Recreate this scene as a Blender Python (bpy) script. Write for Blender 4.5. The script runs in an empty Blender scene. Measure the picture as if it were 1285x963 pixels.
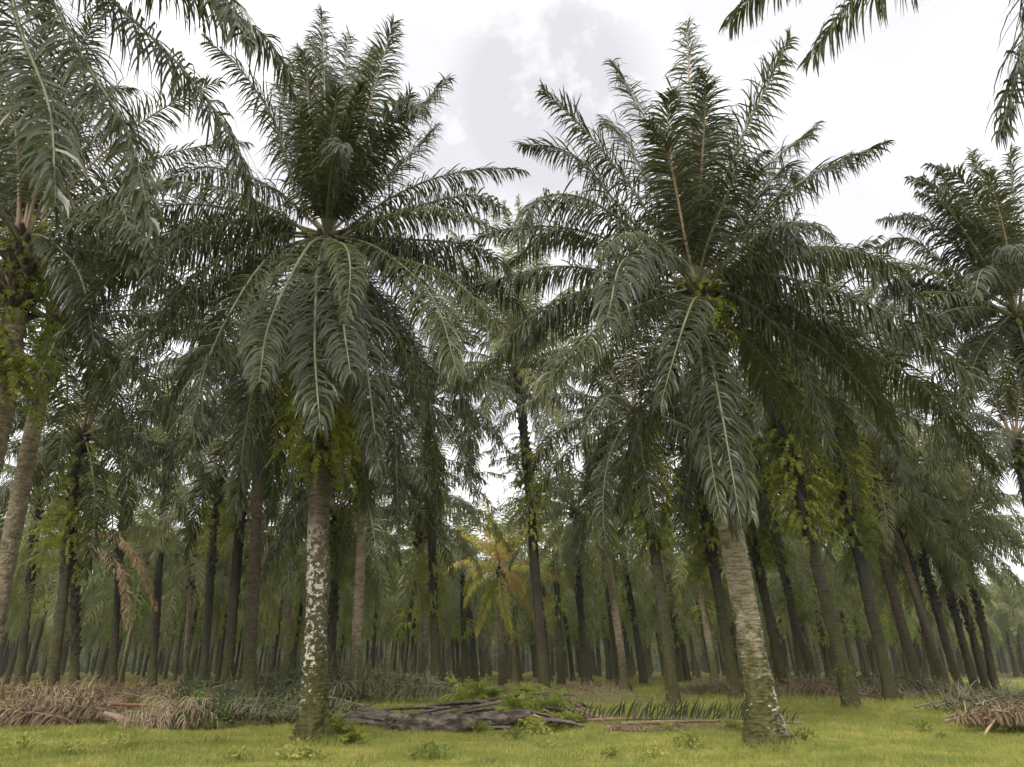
import bpy, math, random
import numpy as np
from mathutils import Matrix, Vector
PI = math.pi
rng = np.random.default_rng(7)
random.seed(7)
sc = bpy.context.scene
COL = sc.collection

# ------------------------------------------------------------------ camera
FPX, PITCH, CH = 935.0, math.radians(20.8), 1.5
CAM = np.array([0.0, 0.0, CH])
FWD = np.array([0, math.cos(PITCH), math.sin(PITCH)])
UPV = np.array([0, -math.sin(PITCH), math.cos(PITCH)])
RGT = np.array([1.0, 0, 0])
def ray(px, py):
    return RGT * ((px - 642.5) / FPX) + FWD + UPV * ((481.5 - py) / FPX)
def at_depth(px, py, d):
    return CAM + ray(px, py) * d
def on_ground(px, py, z=0.0):
    r = ray(px, py)
    return CAM + r * ((z - CH) / r[2])
def at_y(px, py, Y):
    r = ray(px, py)
    return CAM + r * (Y / r[1])
def depth_of(p):
    return float(np.dot(np.asarray(p) - CAM, FWD))
cd = bpy.data.cameras.new('camera'); cam = bpy.data.objects.new('camera', cd); COL.objects.link(cam)
cam.location = CAM; cam.rotation_euler = (PI / 2 + PITCH, 0, 0)
cd.sensor_width = 36; cd.lens = FPX / 1285 * 36; cd.clip_end = 3000; cd.clip_start = 0.05
sc.camera = cam

# ------------------------------------------------------------------ materials
def mat(name):
    m = bpy.data.materials.new(name); m.use_nodes = True
    nt = m.node_tree; nt.nodes.clear()
    return m, nt
def N(nt, t, **kw):
    n = nt.nodes.new(t)
    for k, v in kw.items():
        if hasattr(n, k): setattr(n, k, v)
        else: n.inputs[k].default_value = v
    return n
def ramp(nt, fac, stops, interp='LINEAR'):
    r = nt.nodes.new('ShaderNodeValToRGB'); cr = r.color_ramp; cr.interpolation = interp
    while len(cr.elements) < len(stops): cr.elements.new(0.5)
    for e, (p, c) in zip(cr.elements, stops):
        e.position = p; e.color = (c[0], c[1], c[2], 1) if len(c) == 3 else c
    nt.links.new(fac, r.inputs[0]); return r.outputs[0]
def noise(nt, vec, scale, detail=4, rough=.6):
    n = N(nt, 'ShaderNodeTexNoise'); n.inputs['Scale'].default_value = scale
    n.inputs['Detail'].default_value = detail; n.inputs['Roughness'].default_value = rough
    if vec is not None: nt.links.new(vec, n.inputs['Vector'])
    return n.outputs[0]
def mixc(nt, fac, a, b, mode='MIX'):
    m = nt.nodes.new('ShaderNodeMix'); m.data_type = 'RGBA'; m.blend_type = mode
    for s, v in ((0, fac), (6, a), (7, b)):
        if isinstance(v, (int, float)): m.inputs[s].default_value = v
        elif isinstance(v, tuple): m.inputs[s].default_value = (*v, 1)
        else: nt.links.new(v, m.inputs[s])
    return m.outputs[2]
def mth(nt, op, a, b=0.0, clamp=False):
    m = nt.nodes.new('ShaderNodeMath'); m.operation = op; m.use_clamp = clamp
    for s, v in ((0, a), (1, b)):
        if isinstance(v, (int, float)): m.inputs[s].default_value = v
        else: nt.links.new(v, m.inputs[s])
    return m.outputs[0]

def leaf_mat(name, stops, rough=.42, spec=.5, trans=.25, tcol=(.12, .2, .03), nscale=1.3, patch=None):
    m, nt = mat(name)
    tc = N(nt, 'ShaderNodeTexCoord'); oi = N(nt, 'ShaderNodeObjectInfo')
    nz = noise(nt, tc.outputs['Object'], nscale, 3)
    f = mth(nt, 'ADD', mth(nt, 'MULTIPLY', nz, .75), mth(nt, 'MULTIPLY', oi.outputs['Random'], .5))
    f = mth(nt, 'SUBTRACT', f, .12, True)
    c = ramp(nt, f, stops)
    if patch: c = mixc(nt, ramp(nt, noise(nt, tc.outputs['Object'], .45, 4, .65), [(.44, (0,) * 3), (.60, (.85,) * 3)]), c, patch)
    b = N(nt, 'ShaderNodeBsdfPrincipled'); nt.links.new(c, b.inputs['Base Color'])
    b.inputs['Roughness'].default_value = rough; b.inputs['Specular IOR Level'].default_value = spec
    t = N(nt, 'ShaderNodeBsdfTranslucent'); t.inputs[0].default_value = (*tcol, 1)
    nt.links.new(mixc(nt, .5, c, tcol), t.inputs[0])
    mx = N(nt, 'ShaderNodeMixShader'); mx.inputs[0].default_value = trans
    nt.links.new(b.outputs[0], mx.inputs[1]); nt.links.new(t.outputs[0], mx.inputs[2])
    o = N(nt, 'ShaderNodeOutputMaterial'); nt.links.new(mx.outputs[0], o.inputs[0])
    return m
LEAF = leaf_mat('frond_leaflet', [(.15, (.030, .038, .014)), (.5, (.054, .064, .024)), (.85, (.100, .108, .034))], rough=.38, spec=.4, trans=.22, tcol=(.13, .17, .02))
LEAF_FAR = leaf_mat('frond_leaflet_lightened', [(.1, (.09, .105, .036)), (.5, (.155, .17, .06)), (.9, (.28, .275, .11))], rough=.42, spec=.6, trans=.4, tcol=(.24, .29, .06))  # same leaf as the near palms, light on the back crowns put into its colour
LEAF_YELLOW = leaf_mat('frond_leaflet_yellow', [(.2, (.55, .30, .07)), (.5, (.65, .45, .07)), (.8, (.55, .55, .09))], spec=.3)
LEAF_DEAD = leaf_mat('frond_leaflet_dead', [(.15, (.13, .088, .05)), (.5, (.26, .19, .118)), (.85, (.42, .335, .23))], rough=.8, spec=.15, trans=.12, tcol=(.2, .12, .06), nscale=2.2)
LEAF_CUT = leaf_mat('frond_leaflet_cut', [(.15, (.055, .066, .024)), (.5, (.11, .115, .05)), (.85, (.22, .205, .12))], rough=.6, spec=.3, trans=.12, nscale=2)
LEAF_ORANGE = leaf_mat('frond_leaflet_withered', [(.15, (.20, .125, .07)), (.5, (.33, .225, .135)), (.85, (.46, .35, .24))], rough=.7, spec=.2, trans=.15, tcol=(.3, .15, .06))
FERN = leaf_mat('fern_leaf', [(.15, (.13, .16, .03)), (.5, (.27, .30, .045)), (.9, (.42, .42, .08))], rough=.6, spec=.2, trans=.4, tcol=(.25, .36, .04), nscale=2.5)
FERN_BRIGHT = leaf_mat('fern_leaf_bright', [(.15, (.18, .23, .04)), (.5, (.29, .35, .06)), (.9, (.42, .45, .1))], rough=.6, spec=.2, trans=.35, tcol=(.3, .4, .06), nscale=2.5)

def simple_mat(name, stops, scale=3, rough=.75, spec=.25, bump=.3, stretch=(1, 1, 1)):
    m, nt = mat(name)
    tc = N(nt, 'ShaderNodeTexCoord'); mp = N(nt, 'ShaderNodeMapping'); mp.inputs['Scale'].default_value = stretch
    nt.links.new(tc.outputs['Object'], mp.inputs[0])
    nz = noise(nt, mp.outputs[0], scale, 6)
    b = N(nt, 'ShaderNodeBsdfPrincipled'); nt.links.new(ramp(nt, nz, stops), b.inputs['Base Color'])
    b.inputs['Roughness'].default_value = rough; b.inputs['Specular IOR Level'].default_value = spec
    bp = N(nt, 'ShaderNodeBump'); bp.inputs['Strength'].default_value = bump; bp.inputs['Distance'].default_value = .03
    nt.links.new(noise(nt, mp.outputs[0], scale * 5, 5), bp.inputs['Height']); nt.links.new(bp.outputs[0], b.inputs['Normal'])
    o = N(nt, 'ShaderNodeOutputMaterial'); nt.links.new(b.outputs[0], o.inputs[0])
    return m
RACHIS = simple_mat('rachis_green', [(.3, (.11, .12, .06)), (.7, (.20, .195, .11))], 2, .45, .5, .1)
RACHIS_TAN = simple_mat('rachis_tan', [(.3, (.23, .16, .10)), (.7, (.36, .27, .18))], 2, .5, .4, .1)
RACHIS_DEAD = simple_mat('rachis_dead', [(.3, (.19, .12, .08)), (.7, (.33, .24, .17))], 3, .7, .2, .2)
WOOD_DARK = simple_mat('rotten_wood', [(.30, (.025, .021, .018)), (.46, (.075, .06, .048)), (.56, (.19, .155, .125)), (.64, (.28, .23, .18)), (.70, (.32, .16, .09))], 3.5, .85, .15, 1.0, (.6, 1.6, 1.6))
WOOD_GREY = simple_mat('weathered_bark', [(.25, (.06, .05, .04)), (.5, (.17, .14, .115)), (.75, (.32, .28, .235))], 5, .85, .15, 1.0, (.35, 1.5, 2.5))
BOOT = simple_mat('leaf_base_stub', [(.3, (.03, .026, .02)), (.55, (.07, .055, .04)), (.75, (.12, .10, .06))], 4, .9, .1, .7)
MOSS = simple_mat('moss_heap', [(.3, (.09, .10, .03)), (.45, (.2, .19, .07)), (.6, (.26, .2, .12)), (.75, (.36, .33, .14))], 7, .95, .05, 1)
CUTWOOD = simple_mat('cut_petiole', [(.3, (.42, .24, .12)), (.7, (.6, .42, .27))], 5, .7, .2, .2)

def trunk_mat(name, base, lichen=0.0, lichen_rng=(0, 1), moss_h=1.6, moss_amt=.75, dark_from=99, ring=9.0, side=1, lscale=11):
    """object z is the height above the base in metres"""
    m, nt = mat(name)
    tc = N(nt, 'ShaderNodeTexCoord'); O = tc.outputs['Object']
    sx = N(nt, 'ShaderNodeSeparateXYZ'); nt.links.new(O, sx.inputs[0]); Z = sx.outputs[2]
    mp = N(nt, 'ShaderNodeMapping'); mp.inputs['Scale'].default_value = (1, 1, 3.2); nt.links.new(O, mp.inputs[0])
    n1 = noise(nt, mp.outputs[0], 3.2, 8, .7); n2 = noise(nt, O, 1.1, 3)
    c = ramp(nt, n1, [(.25, tuple(v * .42 for v in base)), (.5, base), (.78, tuple(min(1, v * 1.5) for v in base))])
    # horizontal scar rings
    mp2 = N(nt, 'ShaderNodeMapping'); mp2.inputs['Scale'].default_value = (2.4, 2.4, ring * 1.6); nt.links.new(O, mp2.inputs[0])
    n3 = noise(nt, mp2.outputs[0], 1.3, 3, .6)
    c = mixc(nt, ramp(nt, n3, [(.36, (.6,) * 3), (.52, (0,) * 3)]), c, tuple(v * .3 for v in base))
    # moss, towards the foot and in patches (grows there)
    hm = mth(nt, 'SUBTRACT', 1.15, mth(nt, 'DIVIDE', Z, moss_h * 2), True)
    mm = mth(nt, 'MULTIPLY', ramp(nt, mth(nt, 'ADD', noise(nt, O, 3.0, 6, .7), mth(nt, 'MULTIPLY', hm, .35)), [(.55, (0,) * 3), (.72, (1,) * 3)]), moss_amt)
    mossc = ramp(nt, noise(nt, O, 8, 3), [(.3, (.045, .048, .014)), (.7, (.115, .108, .034))])
    c = mixc(nt, mm, c, mossc)
    if lichen > 0:
        w = N(nt, 'ShaderNodeTexNoise'); w.inputs['Scale'].default_value = lscale; w.inputs['Detail'].default_value = 5; w.inputs['Roughness'].default_value = .62
        nt.links.new(O, w.inputs['Vector'])
        a, b2 = lichen_rng
        env = mth(nt, 'MULTIPLY', mth(nt, 'MULTIPLY', mth(nt, 'SUBTRACT', Z, a), 2.2, True), mth(nt, 'MULTIPLY', mth(nt, 'SUBTRACT', b2, Z), .8, True))
        f = mth(nt, 'SUBTRACT', mth(nt, 'ADD', w.outputs[0], mth(nt, 'MULTIPLY', mth(nt, 'SUBTRACT', n2, .5), .5)), mth(nt, 'MULTIPLY', sx.outputs[0], .22 * side))
        thr = ramp(nt, mth(nt, 'ADD', f, (lichen - .5) * .3), [(.53, (0,) * 3), (.575, (1,) * 3)])
        c = mixc(nt, mth(nt, 'MULTIPLY', thr, env), c, (.62, .60, .52))
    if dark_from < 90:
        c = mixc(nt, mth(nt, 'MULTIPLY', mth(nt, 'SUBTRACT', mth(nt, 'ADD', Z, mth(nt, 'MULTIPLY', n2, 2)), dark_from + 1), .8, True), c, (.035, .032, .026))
    b = N(nt, 'ShaderNodeBsdfPrincipled'); nt.links.new(c, b.inputs['Base Color'])
    b.inputs['Roughness'].default_value = .9; b.inputs['Specular IOR Level'].default_value = .15
    bp = N(nt, 'ShaderNodeBump'); bp.inputs['Strength'].default_value = .9; bp.inputs['Distance'].default_value = .05
    nt.links.new(mth(nt, 'ADD', n3, mth(nt, 'MULTIPLY', n1, .6)), bp.inputs['Height']); nt.links.new(bp.outputs[0], b.inputs['Normal'])
    o = N(nt, 'ShaderNodeOutputMaterial'); nt.links.new(b.outputs[0], o.inputs[0])
    return m
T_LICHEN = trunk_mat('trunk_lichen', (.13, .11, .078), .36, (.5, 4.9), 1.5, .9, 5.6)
T_PALE = trunk_mat('trunk_pale', (.33, .28, .20), .36, (.25, 2.0), 1.2, .95, side=-1, lscale=9)
T_TAN = trunk_mat('trunk_tan', (.26, .215, .15), 0, (0, 1), 1.6, .8, 99, 10)
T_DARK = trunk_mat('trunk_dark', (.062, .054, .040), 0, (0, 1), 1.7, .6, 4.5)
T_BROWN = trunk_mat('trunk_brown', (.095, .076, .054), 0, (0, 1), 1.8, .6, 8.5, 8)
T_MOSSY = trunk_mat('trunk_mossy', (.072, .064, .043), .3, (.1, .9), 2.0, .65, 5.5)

# ------------------------------------------------------------------ mesh helpers
class MB:
    """collects vertex/face arrays with a material slot per face"""
    def __init__(s): s.v = []; s.q = []; s.m = []; s.n = 0
    def add(s, v, f, mi=0):
        v = np.asarray(v, float).reshape(-1, 3); f = np.asarray(f, int)
        if len(f) == 0: return
        s.v.append(v); s.q.append(f + s.n); s.m.append(np.full(len(f), mi)); s.n += len(v)
    def merge(s, o, M=None):
        if not o.v: return
        v = np.concatenate(o.v)
        if M is not None: v = v @ M[:3, :3].T + M[:3, 3]
        s.v.append(v)
        for q, mm in zip(o.q, o.m): s.q.append(q + s.n); s.m.append(mm)
        s.n += len(v)
    def mesh(s, name, mats, smooth=False):
        me = bpy.data.meshes.new(name)
        v = np.concatenate(s.v).astype(np.float32)
        me.vertices.add(len(v)); me.vertices.foreach_set('co', v.ravel())
        sizes = np.concatenate([np.full(len(q), q.shape[1]) for q in s.q])
        loops = np.concatenate([q.ravel() for q in s.q]).astype(np.int32)
        starts = np.concatenate([[0], np.cumsum(sizes)[:-1]]).astype(np.int32)
        me.loops.add(len(loops)); me.loops.foreach_set('vertex_index', loops)
        me.polygons.add(len(sizes)); me.polygons.foreach_set('loop_start', starts)
        me.polygons.foreach_set('material_index', np.concatenate(s.m).astype(np.int32))
        if smooth: me.polygons.foreach_set('use_smooth', np.ones(len(sizes), bool))
        for m in mats: me.materials.append(m)
        me.update(); me.validate()
        return me
def nrm(a): return a / np.maximum(np.linalg.norm(a, axis=-1, keepdims=True), 1e-9)
def tube(mb, P, R, sides=6, mi=0, cap=True, flat=1.0):
    P = np.asarray(P, float); n = len(P); R = np.broadcast_to(R, (n,))
    T = nrm(np.gradient(P, axis=0))
    ref = np.array([0, 0, 1.0]) if abs(T[0, 2]) < .9 else np.array([0, 1.0, 0])
    A = nrm(np.cross(T, ref)); B = np.cross(T, A)
    a = np.arange(sides) / sides * 2 * PI
    V = P[:, None] + R[:, None, None] * (np.cos(a)[None, :, None] * A[:, None] + flat * np.sin(a)[None, :, None] * B[:, None])
    i = np.arange(n - 1)[:, None] * sides; j = np.arange(sides)[None]; k = (j + 1) % sides
    f = np.stack([i + j, i + k, i + sides + k, i + sides + j], -1).reshape(-1, 4)
    mb.add(V, f, mi)
    if cap:
        base = mb.n - n * sides
        for e in (0, (n - 1) * sides):
            c = V[0 if e == 0 else -1].mean(0)
            ring = V[0 if e == 0 else -1]
            vv = np.concatenate([ring, c[None]]); ff = np.stack([np.arange(sides), (np.arange(sides) + 1) % sides, np.full(sides, sides)], -1)
            if e == 0: ff = ff[:, ::-1]
            mb.add(vv, ff, mi)
def resample(P, n):
    P = np.asarray(P, float)
    s = np.concatenate([[0], np.cumsum(np.linalg.norm(np.diff(P, axis=0), axis=1))])
    t = np.linspace(0, s[-1], n)
    return np.stack([np.interp(t, s, P[:, k]) for k in range(3)], -1), s[-1]
def smooth_curve(C, n=40):
    """Catmull-Rom through the control points"""
    C = np.asarray(C, float)
    C2 = np.concatenate([[2 * C[0] - C[1]], C, [2 * C[-1] - C[-2]]])
    out = []
    for i in range(1, len(C2) - 2):
        p0, p1, p2, p3 = C2[i - 1:i + 3]
        t = np.linspace(0, 1, 16, endpoint=False)[:, None]
        out.append(.5 * (2 * p1 + (p2 - p0) * t + (2 * p0 - 5 * p1 + 4 * p2 - p3) * t ** 2 + (3 * p1 - p0 - 3 * p2 + p3) * t ** 3))
    out.append(C[-1:])
    return resample(np.concatenate(out), n)[0]

def frond(mb, P, S, nl=110, segs=4, width=.05, leaf=1.1, droop=.42, fwd=.75, start=.13, twist=.3, r0=.05, plane=.36,
          seed=0, mi_leaf=0, mi_r=1, sides=5, up=None, jit=.11, tipdroop=1.0, missing=.05):
    """one pinnate leaf: tapering rachis along P and two rows of drooping leaflets; S is the sideways direction"""
    g = np.random.default_rng(seed)
    P, L = resample(P, 28)
    T = nrm(np.gradient(P, axis=0)); S = nrm(np.asarray(S, float))
    tt = np.linspace(0, 1, len(P))
    Rr = r0 * np.clip(1 - tt, 0, 1) ** .8 + .006
    Rr[:3] *= np.array([1.7, 1.3, 1.1])
    tube(mb, P, Rr, sides, mi_r, cap=False, flat=.8)
    tw0, tw1 = g.normal(0, twist), g.normal(0, twist)
    for side in (-1, 1):
        keep = g.random(nl) > missing
        t = np.linspace(start, .995, nl) + g.normal(0, .35 / nl, nl); t = np.clip(t, start, .999)[keep]; M = len(t)
        pi = np.stack([np.interp(t, tt, P[:, k]) for k in range(3)], -1)
        Ti = nrm(np.stack([np.interp(t, tt, T[:, k]) for k in range(3)], -1))
        Si = nrm(S[None] - (Ti @ S)[:, None] * Ti); Ni = nrm(np.cross(Si, Ti)); Ni *= np.where(Ni[:, 2:3] < 0, -1, 1)
        tw = (tw0 + (tw1 - tw0) * t)[:, None]
        Si2 = Si * np.cos(tw) + Ni * np.sin(tw); Ni2 = -Si * np.sin(tw) + Ni * np.cos(tw)
        ln = leaf * np.interp(t, [start, start + .1, .4, .65, .85, 1], [.45, .8, 1, .93, .66, .34]) * (1 + g.normal(0, .09, M))
        grp = g.normal(0, 1, (3, M // 5 + 2)).repeat(5, axis=1)[:, :M]
        a = np.interp(t, [start, .6, 1], [1.3, 1.05, .5]) * (1.75 - fwd) + g.normal(0, jit, M) + grp[0] * jit * .9
        el = np.where(np.arange(M) % 2 == 0, 1, -.5) * plane - .06 - .42 * (1 - np.abs(Ti[:, 2])) * (t > .0) + g.normal(0, jit * 2, M) + grp[1] * jit * 1.2
        d = (side * Si2 * np.sin(a)[:, None] + Ti * np.cos(a)[:, None])
        d = nrm(d * np.cos(el)[:, None] + Ni2 * np.sin(el)[:, None])
        pts = [pi]; dirs = [d]
        dr = droop * (1 + g.normal(0, .25, M) + grp[2] * .18) * np.interp(t, [start, 1], [1.0, tipdroop])
        for k in range(segs):
            pts.append(pts[-1] + d * (ln / segs)[:, None])
            d = nrm(d + np.array([0, 0, -1.0]) * (dr * (3.4 / segs) * (.55 + .75 * (k + 1) / segs))[:, None] + g.normal(0, .035, (M, 3)))
            dirs.append(d)
        wp = [.55, 1, .95, .62, .12] if segs == 4 else ([.6, 1, .8, .15] if segs == 3 else [.7, 1, .2])
        wd = nrm(Ti - (np.sum(Ti * dirs[0], 1)[:, None]) * dirs[0] + g.normal(0, .25, (M, 3)))
        V = []
        for k in range(segs + 1):
            dk = dirs[min(k, segs - 1)]
            w = nrm(wd - np.sum(wd * dk, 1)[:, None] * dk) * (width * .5 * wp[k])
            V += [pts[k] - w, pts[k] + w]
        V = np.stack(V, 1)
        b = np.arange(M)[:, None] * (2 * segs + 2)
        F = np.concatenate([b + np.array([2 * k, 2 * k + 1, 2 * k + 3, 2 * k + 2])[None] for k in range(segs)])
        mb.add(V, F, mi_leaf)
    return L

def arc_curve(e0, bend, L, n=28, r0=.22, power=1.25):
    s = np.linspace(0, 1, n); th = e0 - bend * s ** power
    x = np.concatenate([[0], np.cumsum(np.cos(th[:-1]) * L / (n - 1))]); z = np.concatenate([[0], np.cumsum(np.sin(th[:-1]) * L / (n - 1))])
    return np.stack([x + r0, np.zeros(n), z], -1)

# ------------------------------------------------------------------ object helpers
def thing(name, label, cat, loc=(0, 0, 0), group=None, rz=0.0):
    o = bpy.data.objects.new(name, None); COL.objects.link(o)
    o.empty_display_size = .3
    o.location = loc; o.rotation_euler = (0, 0, rz); o['label'] = label; o['category'] = cat
    if group: o['group'] = group
    return o
def part(name, me, parent, loc=(0, 0, 0), rot=(0, 0, 0), scale=(1, 1, 1), label=None):
    o = bpy.data.objects.new(name, me); COL.objects.link(o)
    o.parent = parent; o.location = loc; o.rotation_euler = rot; o.scale = scale
    if label: o['label'] = label
    return o
def solo(name, me, label, cat, loc=(0, 0, 0), rot=(0, 0, 0), scale=(1, 1, 1), group=None, kind=None):
    o = bpy.data.objects.new(name, me); COL.objects.link(o)
    o.location = loc; o.rotation_euler = rot; o.scale = scale
    if label: o['label'] = label
    if cat: o['category'] = cat
    if group: o['group'] = group
    if kind: o['kind'] = kind
    return o

# ------------------------------------------------------------------ terrain
def gz(x, y):
    x = np.asarray(x, float); y = np.asarray(y, float)
    return .05 * np.sin(x * .31 + 1) * np.cos(y * .23) + .035 * np.sin(x * .9 + y * .55) + .02 * np.sin(x * 2.1 - y * 1.7)
def axis(a, b, fine, far):
    v = list(np.arange(a, b + 1e-6, fine)); lo, hi = [], []
    s, p = fine, a
    while p > -far: s *= 1.25; p -= s; lo.append(p)
    s, p = fine, b
    while p < far: s *= 1.25; p += s; hi.append(p)
    return np.array(lo[::-1] + v + hi)
xs = axis(-30, 30, .4, 900); ys = axis(8, 60, .4, 900)
X, Y = np.meshgrid(xs, ys); Zg = gz(X, Y)
nx, ny = len(xs), len(ys)
mb = MB(); i = np.arange(ny - 1)[:, None] * nx; j = np.arange(nx - 1)[None]
mb.add(np.stack([X, Y, Zg], -1), np.stack([i + j, i + j + 1, i + nx + j + 1, i + nx + j], -1).reshape(-1, 4))
def ground_mat():
    m, nt = mat('grass_ground')
    tc = N(nt, 'ShaderNodeTexCoord'); O = tc.outputs['Object']
    c = ramp(nt, noise(nt, O, 1.4, 8, .7), [(.3, (.17, .19, .045)), (.5, (.29, .29, .07)), (.7, (.42, .38, .13))])
    c2 = ramp(nt, noise(nt, O, 22, 4, .7), [(.35, (.6, .6, .6)), (.65, (1.15, 1.1, 1.0))])
    c = mixc(nt, 1.0, c, c2, 'MULTIPLY')
    # bare leaf litter under the far rows
    sx = N(nt, 'ShaderNodeSeparateXYZ'); nt.links.new(O, sx.inputs[0])
    far = mth(nt, 'MULTIPLY', mth(nt, 'SUBTRACT', sx.outputs[1], 52), .035, True)
    lit = ramp(nt, noise(nt, O, .22, 5, .65), [(.42, (0,) * 3), (.6, (1,) * 3)])
    c = mixc(nt, mth(nt, 'MULTIPLY', far, lit), c, (.10, .08, .05))
    b = N(nt, 'ShaderNodeBsdfPrincipled'); nt.links.new(c, b.inputs['Base Color']); b.inputs['Roughness'].default_value = .95
    b.inputs['Specular IOR Level'].default_value = .05
    bp = N(nt, 'ShaderNodeBump'); bp.inputs['Strength'].default_value = .8; bp.inputs['Distance'].default_value = .06
    nt.links.new(noise(nt, O, 9, 6, .7), bp.inputs['Height']); nt.links.new(bp.outputs[0], b.inputs['Normal'])
    o = N(nt, 'ShaderNodeOutputMaterial'); nt.links.new(b.outputs[0], o.inputs[0])
    return m
g = solo('ground', mb.mesh('ground', [ground_mat()], True), None, None, kind='structure')

GRASS = leaf_mat('grass_blade', [(.28, (.16, .20, .045)), (.45, (.30, .325, .08)), (.62, (.44, .43, .12)), (.75, (.56, .50, .20))], rough=.6, spec=.2, trans=.35, tcol=(.3, .32, .04), nscale=1.3, patch=(.23, .28, .07))
FEET = []
for (fx, fy), fr, fh, fn in [((392, 934), .33, .2, 2600), ((962, 940), .38, .22, 3000), ((1070, 892), .33, .25, 1500), ((847, 887), .3, .25, 1200), ((1120, 884), .3, .25, 1200),
        ((310, 888), .3, .25, 1200), ((282, 881), .3, .25, 1000), ((925, 880), .3, .25, 1000), ((685, 874), .35, .3, 1200), ((547, 876), .3, .4, 1500), ((985, 876), .3, .25, 900)]:
    p_ = on_ground(fx, fy); FEET.append((p_[0], p_[1], fr, fh, fn))
for q_ in range(60):                                   # taller tussocks here and there
    p_ = on_ground(random.uniform(-20, 1300), random.uniform(890, 960)); FEET.append((p_[0], p_[1], .0, random.uniform(.1, .22), 260))
def grass_patch():
    mb = MB()
    def blades(n, y0, y1, h, w, dens_pow=1):
        u = rng.random(n); y = (y0 ** -1 + u * (y1 ** -1 - y0 ** -1)) ** -1 if dens_pow else y0 + u * (y1 - y0)
        x = (rng.random(n) * 2 - 1) * (y * .74 + 1.2)
        z = gz(x, y)
        cl = .55 + .9 * (np.sin(x * 1.7 + np.sin(y * 1.3) * 2) * np.sin(y * 1.1 + np.cos(x * .8) * 2) * .5 + .5)
        hh = h * cl * (.5 + rng.random(n)) * np.clip(y / 20, .8, 2); ww = w * (.6 + .8 * rng.random(n)) * np.clip(y / 20, .8, 3)
        a = rng.random(n) * 2 * PI; lean = rng.normal(0, .5, (n, 2)) * hh[:, None]
        dx, dy = np.cos(a) * ww / 2, np.sin(a) * ww / 2
        B = np.stack([x, y, z - .01], -1); W = np.stack([dx, dy, 0 * dx], -1)
        Md = B + np.stack([lean[:, 0] * .4, lean[:, 1] * .4, hh * .6], -1); Tp = B + np.stack([lean[:, 0], lean[:, 1], hh], -1)
        V = np.stack([B - W, B + W, Md + W * .7, Md - W * .7, Tp], 1)
        b = np.arange(n)[:, None] * 5
        mb.add(V, np.concatenate([b + np.array([[0, 1, 2, 3]])]))
        mb.q.append(b + np.array([[3, 2, 4]]) + mb.n - n * 5); mb.m.append(np.zeros(n, int))
    blades(260000, 11.4, 34, .075, .014)
    blades(50000, 34, 80, .10, .02)
    for bx_, by_, br_, hh_, nn_ in FEET:
        a = rng.random(nn_) * 2 * PI; r = br_ + np.abs(rng.normal(0, .3, nn_)); x = bx_ + r * np.cos(a); y = by_ + r * np.sin(a); z = gz(x, y)
        h = hh_ * (.4 + rng.random(nn_)) * np.exp(-(r - br_) * 1.5); ln_ = rng.normal(0, .35, (nn_, 2)) * h[:, None]; b2 = rng.random(nn_) * PI
        B = np.stack([x, y, z - .01], -1); W = np.stack([np.cos(b2), np.sin(b2), 0 * b2], -1) * .009
        V = np.stack([B - W, B + W, B + np.stack([ln_[:, 0], ln_[:, 1], h], -1)], 1)
        mb.add(V, np.arange(nn_)[:, None] * 3 + np.array([[0, 1, 2]]))
    return mb.mesh('grass', [GRASS])
solo('grass', grass_patch(), 'short yellow green grass covering the open ground under the palms', 'grass', kind='stuff')

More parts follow.
